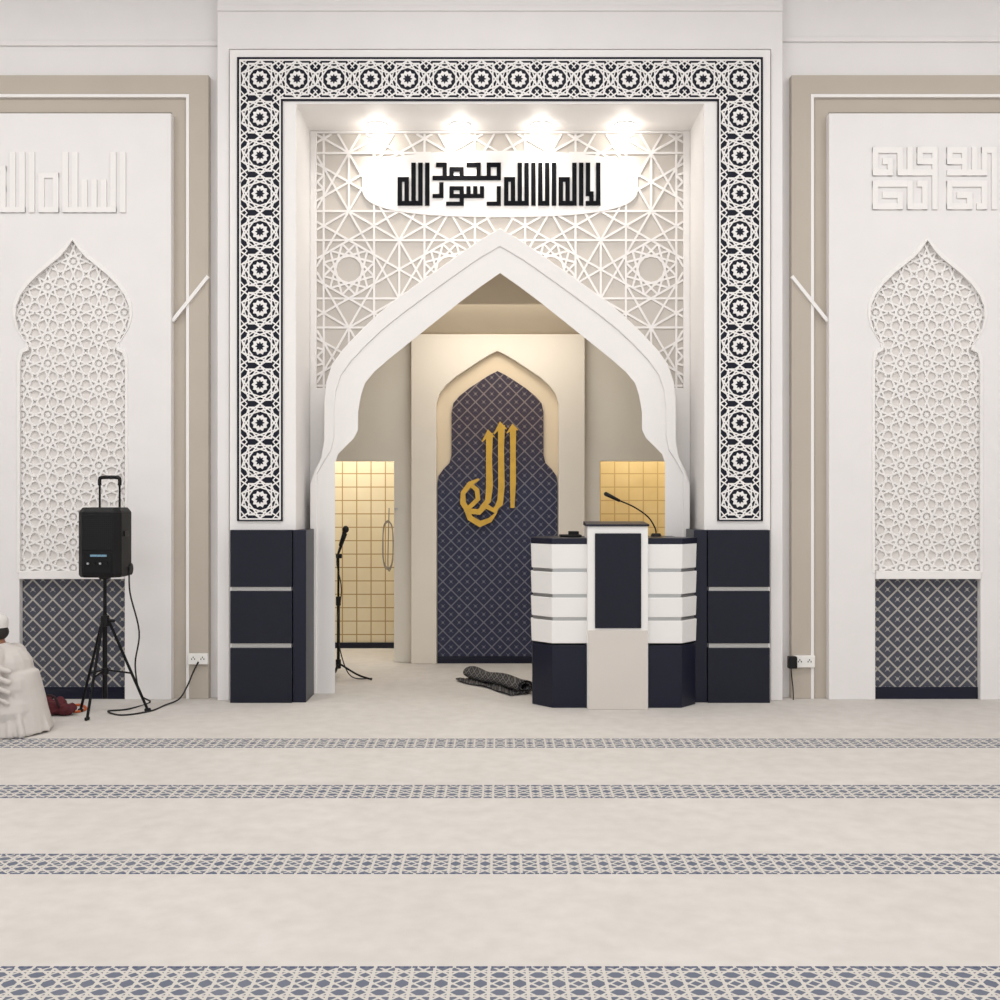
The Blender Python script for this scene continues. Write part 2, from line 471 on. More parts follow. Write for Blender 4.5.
# flat margin: narrow beside the lattice, wider plain jamb below its lower edge
ym=yw-.03
xj=X(329,ym);zj=Z(388,ym);xj2=X(319,ym);zj2=Z(470,ym)
sh=[(xw+.001,0),(xw+.001,wz-.001),(-xw-.001,wz-.001),(-xw-.001,0),(-xj2,0),(-xj2,zj2),(-xj,zj2+.03),(-xj,zj),(-lx,zj),(-lx,lz),(lx,lz),(lx,zj),(xj,zj),(xj,zj2+.03),(xj2,zj2),(xj2,0)]
MB().prism(sh,ym,yw-.0005).make('lattice_surround',WHITE2,label='flat white margin framing the lattice screen above the arch',category='moulding',bevel=0.004)
arch=empty('arch_frame',(0,0.3,0),'white stepped moulding of the pointed multifoil niche arch','arch')
co=contour(outer,500,0.28);ci=contour(mid,500,0.28)
MB().prism(co+ci[::-1],0.28,0.568).make('outer_moulding',WHITE2,arch,bevel=0.006)
midi=[(dx-0.3 if dx>0 else 0,py+0.3) for dx,py in mid]
yA,yB=0.296,0.76
co=contour(midi,500,yA);ci=contour(inner,500,yA)
cob=contour([(dx,py) for dx,py in outer],500,0.60)
cb=contour([(dx+2 if dx>0 else dx,py-2) for dx,py in inner],500,yB)
MB().prism(co+ci[::-1],yA,yB,back=cob+cb[::-1]).make('inner_moulding',WHITE2,arch)
plq=[]
for t in range(72):
    a=2*math.pi*t/72;c,s_=math.cos(a),math.sin(a)
    ex=138*(abs(c)**0.8)*(1 if c>0 else -1);ez=33*(abs(s_)**0.6)*(1 if s_>0 else -1)
    plq.append((500+ex,184-ez))
yl=0.588
plm=[P(a,b,yl) for a,b in plq]
rect=[P(317,134,yl),P(683,134,yl),P(683,392,yl),P(317,392,yl)]
archpoly=contour([(max(0,dx-2),py+4) for dx,py in outer],500,yl)
segs=lathex(rect[0][0],rect[1][0],rect[2][1],rect[0][1],0.86,0.0,Z(182,yl))
segs=clip(segs,rect,[plm,archpoly])
mb=MB()
for i,(a,b) in enumerate(segs):mb.strap(a,b,0.0175,yl-0.00006*(i%61),yw,0.3)
lat=empty('lattice_screen',(0,yl,Z(380,yl)),'white geometric star lattice screen above the niche arch','lattice screen')
mb.make('strapwork',WHITE2,lat)
MB().prism(plm,yl-0.006,yw).make('plaque',WHITE2,lat)
ycal=0.572
mb=MB()
R=["....X.X.X.X.X.X.....X.X.X..X",
   "....X.X.X.X.X.X.....X.X.X..X",
   "....X.X.X.X.X.X.....X.X.X..X",
   "XXX.X.X.X.X.X.X.XXX.X.X.X..X",
   "X.X.X.X.X.X.X.X.X.X.X.X.X..X",
   "X.X.X.X.X.X.X.X.X.X.X.X.X..X",
   "X.X.X.X.X.X.X.X.X.X.X.X.XX.X",
   "X.X.X.X.X.X.X.X.X.X.X.X..X.X",
   "XXXXXXX.X.XXX.X.XXXXX.X.XXXX"]
Lh=["....X.X.X",
    "....X.X.X",
    "....X.X.X",
    "XXX.X.X.X",
    "X.X.X.X.X",
    "X.X.X.X.X",
    "X.X.X.X.X",
    "X.X.X.X.X",
    "XXXXXXX.X"]
bitmap(mb,R,504.5,600,162.5,205.5,ycal,ycal+0.012,1.30,0.95)
bitmap(mb,Lh,398,429,162.5,205.5,ycal,ycal+0.012,1.30,0.95)
up=[".XXX......XXXX..XXXX",
    "...X.XXXX....X..X..X",
    "...X.X..X....X..X..X",
    "XXXXXXXXXXXXXXXXXXXX"]
lo=["..X.................",
    "..X..XXXX.X.X.X....X",
    "..X..X..X.X.X.X....X",
    "XXX..XXXXXXXXXX....X",
    "........X..........X",
    "....XXXXX.......XXXX"]
bitmap(mb,up,433,500.5,162.5,180,ycal,ycal+0.012,1.25,1.0)
bitmap(mb,lo,433,500.5,182.2,205.5,ycal,ycal+0.012,1.25,1.0)
mb.make('calligraphy_sign',BLACKL,label='black square kufic calligraphy mounted on white plaque above arch',category='calligraphy')
for i,px_ in enumerate((377,460,541,625)):
    yy=0.42;xx=X(px_,yy)
    e=empty('downlight',(xx,yy,zin-0.02),'small round recessed downlight in the portal soffit','ceiling light','downlights in portal soffit')
    m=MB()
    n=24;V=[];Fc=[]
    for r,z in ((0.090,-0.001),(0.090,-0.008),(0.078,-0.010),(0.076,-0.002)):
        for q in range(n):
            t=2*math.pi*q/n;V.append((xx+r*math.cos(t),yy+r*math.sin(t),zin+z))
    for j in range(3):
        for q in range(n):Fc.append((j*n+q,j*n+(q+1)%n,(j+1)*n+(q+1)%n,(j+1)*n+q))
    m.add(V,Fc).make('trim_ring',WHITE2,e,smooth=True)
    MB().ell((xx,yy,zin-0.027),(.07,.07,.026)).make('lamp_lens',BULB,e,smooth=True)
    L=bpy.data.lights.new('spot_lamp','SPOT');L.energy=13;L.color=(1,0.93,0.82);L.spot_size=math.radians(120);L.spot_blend=0.9;L.shadow_soft_size=0.06
    lo_=bpy.data.objects.new('spot_lamp',L);COL.objects.link(lo_);lo_.location=(xx,yy,zin-0.10);lo_.rotation_euler=(math.radians(4),0,0)

# ------------------------------------------------------------ inside the niche
xs=2.3
MB().box(-xs-.12,-xs,0.72,3.3,0,4.2).make('wall_niche_left',NICHE,kind='structure')
MB().box(xs,xs+.12,0.72,3.3,0,4.2).make('wall_niche_right',NICHE,kind='structure')
MB().box(-xs,X(296,yf),0.72,0.76,0,4.2).make('wall_niche_return_left',NICHE,kind='structure')
MB().box(-X(296,yf),xs,0.72,0.76,0,4.2).make('wall_niche_return_right',NICHE,kind='structure')
MB().add([(-xs,0.72,3.80),(xs,0.72,3.80),(xs,2.1,3.16),(-xs,2.1,3.16),(-xs,0.72,3.86),(xs,0.72,3.86),(xs,2.1,3.22),(-xs,2.1,3.22)],[(0,1,2,3),(4,7,6,5),(0,4,5,1),(2,6,7,3)]).make('ceiling_niche',TAN,kind='structure')
MB().box(-xs,xs,2.1,3.3,2.9,3.0).make('ceiling_passage',NICHE,kind='structure')
yn=2.05
for nm,xa,xb,sg in(('wall_niche_back_left',X(394,yn),X(425,yn),-1),('wall_niche_back_right',X(600,yn),X(572,yn),1)):
    xh=sg*1.95;ze=Z(461,yn);zt=3.2
    MB().prism([(xb,0),(xb,zt),(sg*xs,zt),(sg*xs,0),(xh,0),(xh,ze),(xa,ze),(xa,0)],yn,yn+0.14).make(nm,NICHE,kind='structure',bevel=0.004)
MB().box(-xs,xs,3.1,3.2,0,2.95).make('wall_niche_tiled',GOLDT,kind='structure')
MB().box(-xs,xs,3.07,3.1,0,0.06).make('baseboard_passage',NAVYD,kind='structure')
yc=1.93;cxp=497.5
cut=[(0,351),(8,355),(18,361),(30,369),(42,377),(52,386),(58,394),(61,404),(61,760)]
cc=contour(cut,cxp,yc)
xl,xr=X(411,yc),X(585,yc);zt=Z(334,yc)
cp=empty('niche_panel',(X(cxp,yc),yc,0),'cream arched back panel of the niche with navy tile inset','wall panel')
MB().prism([(xl,0),(xl,zt),(xr,zt),(xr,0)]+cc[::-1],yc,yc+0.07).make('panel_frame',CREAM,cp,bevel=0.008)
MB().box(xl,xr,yc+0.07,2.048,0,zt-.08).make('panel_backing',CREAM2,cp)
nav=[(0,371),(8,375),(16,380),(28,388),(38,396),(44,403),(46,412),(46,455),(48,463),(54,469),(59,476),(60,484),(60,760)]
yv=yc+0.045
cn=contour(nav,cxp,yv)
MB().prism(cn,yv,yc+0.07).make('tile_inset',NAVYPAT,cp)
MB().box(X(437.5,yv),X(557.5,yv),yv-0.01,yc+0.07,0,0.07).make('tile_base',NAVYD,cp)
yg=1.93
G=lambda a,b:P(a,b,yg)
mb=MB();s=1/103.0
def rb(pts,ws,d=0,sm=True):mb.ribbon([G(*p) for p in pts],[w*s for w in ws],yg-d,yg+0.02,sm)
rb([(513,427),(513,450),(513,482),(512.5,508)],[6.5,5.5,6,4],.0,False)
rb([(507,433),(513,426),(518,430)],[1,5,1],.001,False)
rb([(501.5,425),(501,450),(501.5,486),(500,504),(494,510)],[7,6,6.5,6,4],.0005,False)
rb([(494,434),(501,424),(506.5,429)],[1,6,1],.0015,False)
rb([(489.5,433),(489,458),(489.5,486),(488,501),(481,508)],[7,6,7,6,4],.002,False)
rb([(482,442),(489,432),(494.5,437)],[1,6,1],.0025,False)
rb([(500,500),(495,511),(486,506)],[5,6,5],.0035,False)
rb([(487,504),(479,512),(468,511),(463,503),(463,493),(470,484),(479,479)],[5,6,6,6,5,5.5,2],.004,False)
rb([(470,484),(477,490),(478,499),(472,505),(466,510)],[4,5,5,4.5,4],.0045,False)
rb([(466,508),(470,518),(480,524),(490,520),(497,512)],[5,6,6.5,5,1.2],.005,False)
mb.box(G(488,480)[0]-.01,G(488,480)[0]+.01,yg+.01,yv,G(488,480)[1]-.01,G(488,480)[1]+.01)
mb.box(G(513,450)[0]-.01,G(513,450)[0]+.01,yg+.01,yv,G(513,450)[1]-.01,G(513,450)[1]+.01)
mb.make('calligraphy_emblem',GOLD,label='raised gold arabic calligraphy on the navy niche panel',category='calligraphy')

# ------------------------------------------------------------ side bays
rightTxt=["XXXXXX.X.XXXX..XXXX.X.XXX",
          "X....X.X.X..X..X..X.X.X.X",
          "X.XX.X.X.XXXX..XXXX.X.X.X",
          "X..X.X.X....X.....X.X.X.X",
          "XXXX.XXXXXXXX..XXXXXXXX.X",
          "............X...........X",
          "XXXXXXXX.XX.X..XXXXXXXX.X",
          "X......X..X.X..X......X.X",
          "X.XXXX.X..X.X..X.XXX..X.X",
          "X....X.X..X.X..X...X..X.X",
          "XXXXXX.XXXX.X..XXXXX.XX.X"]
lobe=[(0,240),(6,249),(13,257),(23,265),(34,274),(44,284),(52,295),(56.5,306),(57,318),(54,330),(48,340),(44,346),(44,350),(50,353),(52.5,362),(52.5,760)]
for side,cx,txt,tx0,tx1,ty0,ty1 in (('l',72,'ALSUM ALLH',-14,125,151,213),('r',928,None,873,997,147,209)):
    bay=empty('arched_wall_panel',(X(cx),0.0,0),'white wall slab with lobed arch lattice above patterned navy tile','wall panel','arched panels beside the niche')
    hw=99;ys=0.0
    c=contour(lobe,cx,ys)
    xl,xr=X(cx-hw,ys),X(cx+hw,ys);zt=Z(113,ys)
    MB().prism([(xl,0),(xl,zt),(xr,zt),(xr,0)]+c[::-1],ys,0.085).make('slab',WHITE,bay,bevel=0.006)
    ybk=0.04
    MB().box(X(cx-60,ybk),X(cx+60,ybk),ybk,0.119,Z(579,0.05),Z(236,ybk)).make('lattice_backing',LATBG,bay)
    lobep=contour([(max(dx-0.2,0),py+0.2) for dx,py in lobe],cx,0.02)
    zb=Z(572,0.02);lp=[(x,max(z,zb)) for x,z in lobep]
    S=0.205
    sg=lat488(X(cx-60),X(cx+60),zb,Z(238),S,X(cx),Z(440))
    sg=clip(sg,lp)
    mb=MB()
    for i,(a,b) in enumerate(sg):mb.strap(a,b,0.015,0.026-0.00005*(i%61),ybk,0.3)
    for i in range(-3,4):
        for j in range(-12,12):
            q=(X(cx)+i*S,Z(440)+j*S)
            if pip(q,lp) :
                mb.prism([(q[0]+0.024*(1 if t%2 else .6)*math.cos(t*math.pi/8),q[1]+0.024*(1 if t%2 else .6)*math.sin(t*math.pi/8)) for t in range(16)],0.030,ybk)
    mb.make('lattice_strapwork',WHITE2,bay)
    mo=contour([(dx+ (3 if dx>0 else 0),py-3) for dx,py in lobe if py<700]+[(55.5,573)],cx,-0.012)
    mi=contour([(dx,py) for dx,py in lobe if py<700]+[(52.5,573)],cx,-0.012)
    MB().prism(mo+mi[::-1],-0.008,0.0).make('arch_moulding',WHITE2,bay,bevel=0.003)
    MB().box(X(cx-52.4),X(cx+52.4),-0.015,0.119,Z(579),Z(571)).make('ledge',WHITE2,bay,bevel=0.004)
    yp=0.055
    MB().box(X(cx-52.3),X(cx+52.3),yp,0.119,0.0,Z(579.5)).make('tile_panel',GREYPAT,bay)
    MB().box(X(cx-52.2),X(cx+52.2),yp-0.01,yp,0.0,Z(688,0)).make('tile_base',NAVYD,bay)
    fr=empty('beige_surround',(X(cx),0.08,0),'stepped beige moulding with white line around the arched wall panel','moulding','beige surrounds of side panels')
    def U(ho,to,hi,ti,y):
        return [(X(cx-ho,y),0),(X(cx-ho,y),Z(to,y)),(X(cx+ho,y),Z(to,y)),(X(cx+ho,y),0),(X(cx+hi,y),0),(X(cx+hi,y),Z(ti,y)),(X(cx-hi,y),Z(ti,y)),(X(cx-hi,y),0)]
    MB().prism(U(136.5,75,117,94,0.05),0.05,0.119).make('outer_band',BEIGE,fr,bevel=0.004)
    MB().prism(U(117,94,114,97,0.045),0.045,0.119).make('white_line',WHITE2,fr)
    MB().prism(U(114,97,99.4,112.6,0.075),0.075,0.119).make('inner_band',BEIGE,fr,bevel=0.003)
    mb=MB();sgn=1 if side=='l' else -1
    mb.strap(P(cx+sgn*136,276,0.03),P(cx+sgn*100,321,0.03),3.4/125,0.03,0.05,0)
    mb.make('diagonal_strip',WHITE2,fr)
    mb=MB()
    if txt:
        cells,nc=kufic(txt,9);draw_cells(mb,cells,nc,9,tx0,tx1,ty0,ty1,-0.014,-0.0005,1.2,.8)
    else:
        bitmap(mb,rightTxt,tx0,tx1,ty0,ty1,-0.014,-0.0005,1.1)
    mb.make('calligraphy_relief',WHITE2,label='white square kufic calligraphy relief above arched wall panel',category='calligraphy',group='white calligraphy reliefs',bevel=0.002)

# ------------------------------------------------------------ navy plinths
for sg in(-1,1):
    yq=-0.13
    def q(px):return sg*abs(X(px,yq))
    e=empty('plinth',(q(261),yq,0),'dark navy stepped plinth with silver strips beside the niche','plinth','navy plinths at the portal foot')
    a,b=sorted((q(230),q(292)))
    ztp=Z(530,yq)
    MB().box(a+.01,b-.01,yq+.02,-0.061,0,ztp-.01).make('core',GREYT,e)
    for t,bt in((530,587),(591,643.5),(648,720)):
        MB().box(a,b,yq,-0.061,max(0,Z(bt,yq)),Z(t,yq)).make('panel',NAVY,e,bevel=0.003)
    xa_=sg*abs(X(292.3,yq));xb_=sg*abs(X(308,-0.02));xm_=sg*(abs(xin)-.002)
    pl=[(xa_,-.11),(xb_,-.11),(xb_,.26),(xm_,.26),(xm_,-.062),(xa_,-.062)]
    MB().zprism(pl,0,ztp).make('side_block',NAVYD,e,bevel=0.003)

# ------------------------------------------------------------ lectern
LX=0.900;LY=-0.02
def W(x,y):return (LX+x,LY+y)
lec=empty('lectern',(LX,LY,0),'white and navy lectern with angled wings and silver strips','lectern')
def plan(g=0.0):
    return [W(-.54-g,.22),W(-.65-g,-.07),W(-.65-g,-.15-g*.4),W(-.5-g*.4,-.32-g),W(.5+g*.4,-.32-g),W(.635+g,-.16-g*.4),W(.635+g,-.115),W(.50+g,.0),W(.50+g,.22)]
zl=lambda py:CH-(py-500)/129.7
MB().zprism(plan(-0.004),0,zl(645)).make('navy_base',NAVYD,lec,bevel=0.004)
tiers=[(568.5,544),(594,572),(617,597.5),(643,620.5)]
for bt,tp in tiers:
    MB().zprism(plan(0),zl(bt),zl(tp),top=plan(0.006)).make('white_tier',LWHITE,lec,bevel=0.004)
for a,b in((572,568.5),(597.5,594),(620.5,617)):
    MB().zprism(plan(-0.012),zl(a)-.001,zl(b)+.001).make('silver_strip',SILVER,lec)
MB().zprism(plan(0.008),zl(544),zl(538)).make('worktop',NAVYD,lec,bevel=0.004)
MB().prism([(LX-.232,0),(LX-.232,1.40),(LX+.232,1.40),(LX+.232,0)],LY-.375,LY-.10).make('centre_post',LWHITE,lec,bevel=0.005)
MB().box(LX-.225,LX+.225,LY-.385,LY-.374,0.0,zl(629)).make('lower_panel',LCREAM,lec,bevel=0.003)
MB().box(LX-.175,LX+.178,LY-.388,LY-.374,zl(627),zl(533)).make('inset_panel',NAVY,lec,bevel=0.004)
mb=MB();mb.add([(LX-.24,LY-.39,1.40),(LX+.24,LY-.39,1.40),(LX+.24,LY-.05,1.40),(LX-.24,LY-.05,1.40),(LX-.24,LY-.39,1.415),(LX+.24,LY-.39,1.415),(LX+.24,LY-.05,1.432),(LX-.24,LY-.05,1.432)],[(0,3,2,1),(4,5,6,7),(0,1,5,4),(1,2,6,5),(2,3,7,6),(3,0,4,7)])
mb.make('reading_top',NAVYD,lec,bevel=0.004)
zw=zl(538)
mic=empty('gooseneck_microphone',(X(656,.05),0.05,zw),'black gooseneck microphone standing on the lectern top','microphone')
m0=Vector((X(656,.05),0.05,zw))
MB().cone(m0+Vector((0,0,0.001)),m0+Vector((0,0,.025)),.045,.035).make('base',BLACK,mic,bevel=.003)
zz=lambda py:Z(py,0.0)
MB().tube([m0+Vector((0,0,.02)),(X(655,.05),.05,zz(528)),(X(648,.04),.04,zz(517)),(X(634,.02),.02,zz(507)),(X(618,.0),.0,zz(500))],.006).make('neck',BLACKM,mic,smooth=True)
MB().cap((X(619,0),0,zz(500.5)),(X(606,-.02),-.02,zz(494)),.012,.017).make('microphone_head',BLACK,mic,smooth=True)
mb=MB();px_=X(572,.0)
mb.box(px_-.10,px_+.07,-.12,.06,zw+.001,zw+.018).box(px_-.03,px_+.05,-.09,.02,zw+.018,zw+.045)
mb.make('wireless_receiver',BLACK,label='small flat black wireless receiver lying on lectern wing',category='electronics',bevel=.004)

# ------------------------------------------------------------ loudspeaker + stand
SX,SY=-2.945,-0.60
st=empty('speaker_stand',(SX,SY,0),'black metal tripod stand carrying the portable loudspeaker','speaker stand')
MB().cone((SX,SY,.12),(SX,SY,.75),.018).cone((SX,SY,.70),(SX,SY,1.012),.014).make('pole',BLACKM,st,smooth=False)
MB().cone((SX,SY,.66),(SX,SY,.74),.032).make('collar',BLACK,st,bevel=.004)
MB().cone((SX,SY,.30),(SX,SY,.35),.028).make('sliding_collar',BLACK,st,bevel=.004)
MB().cone((SX+.03,SY,.70),(SX+.075,SY,.70),.012).make('clamp_knob',BLACK,st,bevel=.003)
for fx,fy in((-.22,.10),(-.05,-.22),(.28,.12)):
    d=Vector((fx,fy,0)).normalized()
    h=Vector((SX,SY,.69))+d*.03;ft=Vector((SX+fx,SY+fy,.014))
    midp=h.lerp(ft,.58)
    MB().tube([h,ft],.011,8,False).make('leg',BLACKM,st)
    MB().tube([Vector((SX,SY,.33))+d*.02,midp],.007,8,False).make('brace',BLACKM,st)
    MB().cap(ft-d*.012,ft+d*.012,.0135,.0135,10).make('rubber_foot',BLACK,st,smooth=True)
spk=empty('loudspeaker',(SX,SY,1.013),'black portable trolley loudspeaker with raised handle on tripod stand','loudspeaker')
def rrect(w,d,ch,cx,cy):
    return [(cx-w+ch,cy-d),(cx+w-ch,cy-d),(cx+w,cy-d+ch),(cx+w,cy+d-.02),(cx+w-.02,cy+d),(cx-w+.02,cy+d),(cx-w,cy+d-.02),(cx-w,cy-d+ch)]
zb=1.03
MB().zprism(rrect(.145,.13,.04,SX,SY),zb,zb+.02,top=rrect(.158,.14,.04,SX,SY)).zprism(rrect(.158,.14,.04,SX,SY),zb+.02,zb+.48).zprism(rrect(.158,.14,.04,SX,SY),zb+.48,zb+.515,top=rrect(.135,.12,.04,SX,SY)).make('cabinet',BLACK,spk,bevel=.004)
MB().box(SX-.118,SX+.118,SY-.15,SY-.14,zb+.20,zb+.465).make('front_grille',GRILLE,spk,bevel=.006)
MB().box(SX-.105,SX+.105,SY-.146,SY-.14,zb+.03,zb+.185).make('control_panel',BLACKM,spk,bevel=.004)
MB().box(SX-.055,SX+.065,SY-.149,SY-.146,zb+.205-.05,zb+.17).make('display',SCREEN,spk)
for i in range(4):
    MB().cone((SX-.07+.045*i,SY-.146,zb+.105),(SX-.07+.045*i,SY-.158,zb+.105),.008).make('knob',BLACK if i%2 else SILVER,spk)
for s2 in(-1,1):
    MB().cone((SX+s2*.166,SY+.10,zb+.05),(SX+s2*.14,SY+.10,zb+.05),.045).make('wheel',BLACK,spk,bevel=.005)
    MB().box(SX+s2*.162-.004,SX+s2*.162+.004,SY-.05,SY+.05,zb+.30,zb+.34).make('side_grip',BLACKM,spk,bevel=.003)
hx=.075
for s2 in(-1,1):MB().cone((SX+s2*hx,SY+.10,zb+.51),(SX+s2*hx,SY+.10,zb+.71),.008).make('handle_rod',BLACKM,spk)
MB().tube([(SX-hx,SY+.10,zb+.68),(SX-hx,SY+.10,zb+.725),(SX-hx+.02,SY+.10,zb+.74),(SX+hx-.02,SY+.10,zb+.74),(SX+hx,SY+.10,zb+.725),(SX+hx,SY+.10,zb+.68)],.014).make('handle_grip',BLACK,spk,smooth=True)
MB().cone((SX,SY,1.0125),(SX,SY,1.031),.04,.05).make('pole_socket',BLACK,spk)
def fl(px,py,h=.007):
    d=1760.0/(py-500.0);return ((px-500)*d/F,d-CAMD,h)
MB().tube([(SX+.165,SY+.05,1.10),(X(130,-.5),-.5,.90),(X(137,-.5),-.45,.60),(X(133,-.5),-.45,.35),(X(140,-.4),-.40,.12),fl(150,703),fl(128,710),fl(108,712),fl(122,716),fl(150,712),fl(165,706),(X(178,-.15),-.12,.03),(X(188,-.03),-.05,.12),(X(193,0),.0,.22),(X(198,0),.01,Z(662))],.0065).make('power_cable',CABLE,label='black power cable running from loudspeaker to wall socket',category='cable',smooth=True)
MB().tube([fl(55,713,.009),fl(64,709,.009),fl(75,713,.009),fl(86,710,.009),fl(80,706,.009),fl(68,708,.012)],.010).make('extension_cord',ORANGE,label='orange extension cord lying on the carpet',category='cable',smooth=True)
def socket(pxa,pxb,pya,pyb):
    y=.05
    e=empty('wall_socket',(X((pxa+pxb)/2,y),y,Z(pyb,y)),'white double wall socket on beige moulding','wall socket','wall sockets')
    MB().box(X(pxa,y),X(pxb,y),y-.035,y-.0,Z(pyb,y),Z(pya,y)).make('housing',PLATE,e,bevel=.006)
    w=(pxb-pxa)
    for t in(.27,.73):
        mb=MB()
        cx=X(pxa+w*t,y);cz=Z((pya+pyb)/2,y)
        for a,b in((-.012,.0),(.012,0),(0,.014)):mb.box(cx+a-.003,cx+a+.003,y-.037,y-.034,cz+b-.006,cz+b+.006)
        mb.make('outlet_slots',BLACK,e)
socket(189,209,653,664)
socket(793,814,655,667)
pg=empty('plug',(X(791,-.02),-.02,Z(664)),'black power plug in the white wall socket','plug')
MB().box(X(787.5),X(796),-.045,.014,Z(668),Z(656)).make('plug_body',BLACK,pg,bevel=.006)
MB().tube([(X(790),-.03,Z(666)),(X(790.5),-.035,Z(675)),(X(792),-.03,Z(688)),(X(792),-.04,Z(699))],.005).make('plug_lead',CABLE,pg,smooth=True)

# ------------------------------------------------------------ microphone stand in the niche
MX,MY=-1.44,1.0
ms=empty('microphone_stand',(MX,MY,0),'black folding microphone stand with boom inside the niche opening','microphone stand')
MB().cone((MX,MY,.10),(MX,MY,.72),.014).cone((MX,MY,.68),(MX,MY,1.12),.010).make('pole',BLACKM,ms)
MB().cone((MX,MY,.66),(MX,MY,.74),.022).make('collar',BLACK,ms,bevel=.003)
MB().cone((MX,MY,.10),(MX,MY,.18),.024).make('leg_hub',BLACK,ms,bevel=.003)
for ang in(-12,105,262):
    a=math.radians(ang);MB().tube([(MX+.015*math.cos(a),MY+.015*math.sin(a),.14),(MX+.18*math.cos(a),MY+.18*math.sin(a),.05),(MX+.32*math.cos(a)*.98,MY+(.32 if ang!=262 else .2)*math.sin(a),.012)],.009).make('leg',BLACKM,ms,smooth=True)
MB().tube([(MX-.01,MY,1.02),(MX+.0,MY,1.12),(MX+.075,MY-.03,1.30)],.009,8,False).make('boom_arm',BLACKM,ms)
MB().cone((MX-.02,MY,1.10),(MX+.03,MY,1.10),.02).make('boom_clutch',BLACK,ms,bevel=.003)
mi=MB();mi.cap((MX+.02,MY-.02,1.20),(MX+.065,MY-.05,1.32),.014,.019);mi.ell((MX+.072,MY-.055,1.34),(.03,.03,.032))
mi.make('microphone',BLACK,ms,smooth=True)
MB().tube([(MX+.02,MY-.02,1.20),(MX-.01,MY-.03,1.05),(MX+.03,MY-.02,.8),(MX-.005,MY-.025,.5),(MX+.03,MY-.02,.22),(MX+.12,MY-.02,.03),(MX+.30,MY+.02,.008)],.005).make('cable',CABLE,ms,smooth=True)
hy=2.0;pts=[]
for i in range(26):
    t=i/25*2*math.pi*3
    pts.append((X(388,hy)+.055*math.sin(t)+.006*math.sin(3*t),hy+.012*math.cos(t*.7)-.01+.002*i*.2,Z(545,hy)-.24*math.cos(t)*(1 if i%3 else .93)))
pts.insert(0,(X(389,hy),hy+.01,Z(508,hy)))
MB().tube(pts,.005).make('hanging_cable',simple('grey_rubber',(150,140,128),.6),label='thin grey cable coiled and hung on the pilaster',category='cable',smooth=True)
MB().cone((X(396,hy),hy-.02,Z(509,hy)),(X(396,hy),2.05,Z(509,hy)),.012).make('wall_hook',SILVER,label='small metal hook holding the coiled cable',category='hook')

# ------------------------------------------------------------ folded-over rug
A=Vector((-.26,1.02,0));B=Vector((.22,.24,0));ax=(B-A).normalized();sd=Vector((-ax.y,ax.x,0))*-1
prof=[]
for i in range(14):
    s_=.15-.15*i/14;prof.append((-s_,.010+.006*math.sin(i*1.1)**2))
R0=.075
for i in range(48):
    t=i/47*2*math.pi*2.2;r=R0-.048*i/47
    prof.append((1.25*r*math.sin(t),(R0+.008-r*math.cos(t))))
V=[];Fc=[];th=.009
NL=16
for j in range(NL+1):
    base=A.lerp(B,j/NL);wob=.02*math.sin(j*.45)
    fz=.74+.05*math.sin(j*.8+1)
    for i,(u,z) in enumerate(prof):
        a=prof[max(i-1,0)];b=prof[min(i+1,len(prof)-1)];dx,dz=b[0]-a[0],b[1]-a[1];L=math.hypot(dx,dz) or 1
        nx,nz=-dz/L*th/2,dx/L*th/2
        for sgn in(1,-1):
            uu=-(u+sgn*nx)*(1+.08*math.sin(j*.6+.5))+wob
            p=base+sd*uu;V.append((p.x,p.y,max(.001,(z+sgn*nz)*fz+(.006*math.sin(j*1.0+i*.5)+.006 if i<14 else 0))))
np_=len(prof)
for j in range(NL):
    for i in range(np_-1):
        a=(j*np_+i)*2;b=((j+1)*np_+i)*2
        Fc.append((a,a+2,b+2,b));Fc.append((a+1,b+1,b+3,a+3))
for j in(0,NL):
    for i in range(np_-1):
        a=(j*np_+i)*2;Fc.append((a,a+1,a+3,a+2))
MB().add(V,Fc).make('rolled_rug',RUGM,label='dark grey patterned rug half rolled on the niche floor',category='rug',smooth=True)

# ------------------------------------------------------------ maroon bag
bx,by=-3.34,-.60
bag=empty('cloth_bag',(bx,by,0),'slumped maroon fabric bag on carpet beside the tripod','bag')
mb=MB();mb.ell((bx,by,.055),(.13,.09,.055)).ell((bx+.11,by-.02,.045),(.08,.07,.045)).ell((bx-.06,by,.095),(.06,.05,.05)).ell((bx+.05,by+.02,.085),(.05,.05,.045))
ob=mb.make('bag_body',RED,bag)
md=ob.modifiers.new('r','REMESH');md.mode='VOXEL';md.voxel_size=.009;md.use_smooth_shade=True
tx=bpy.data.textures.new('folds','CLOUDS');tx.noise_scale=.045
md=ob.modifiers.new('d','DISPLACE');md.texture=tx;md.strength=.035;md.mid_level=.5
MB().tube([(bx-.06,by-.07,.10),(bx-.03,by-.09,.155),(bx+.05,by-.09,.15),(bx+.08,by-.07,.07)],.009).make('strap',simple('dark_webbing',(50,24,30),.8),bag,smooth=True)

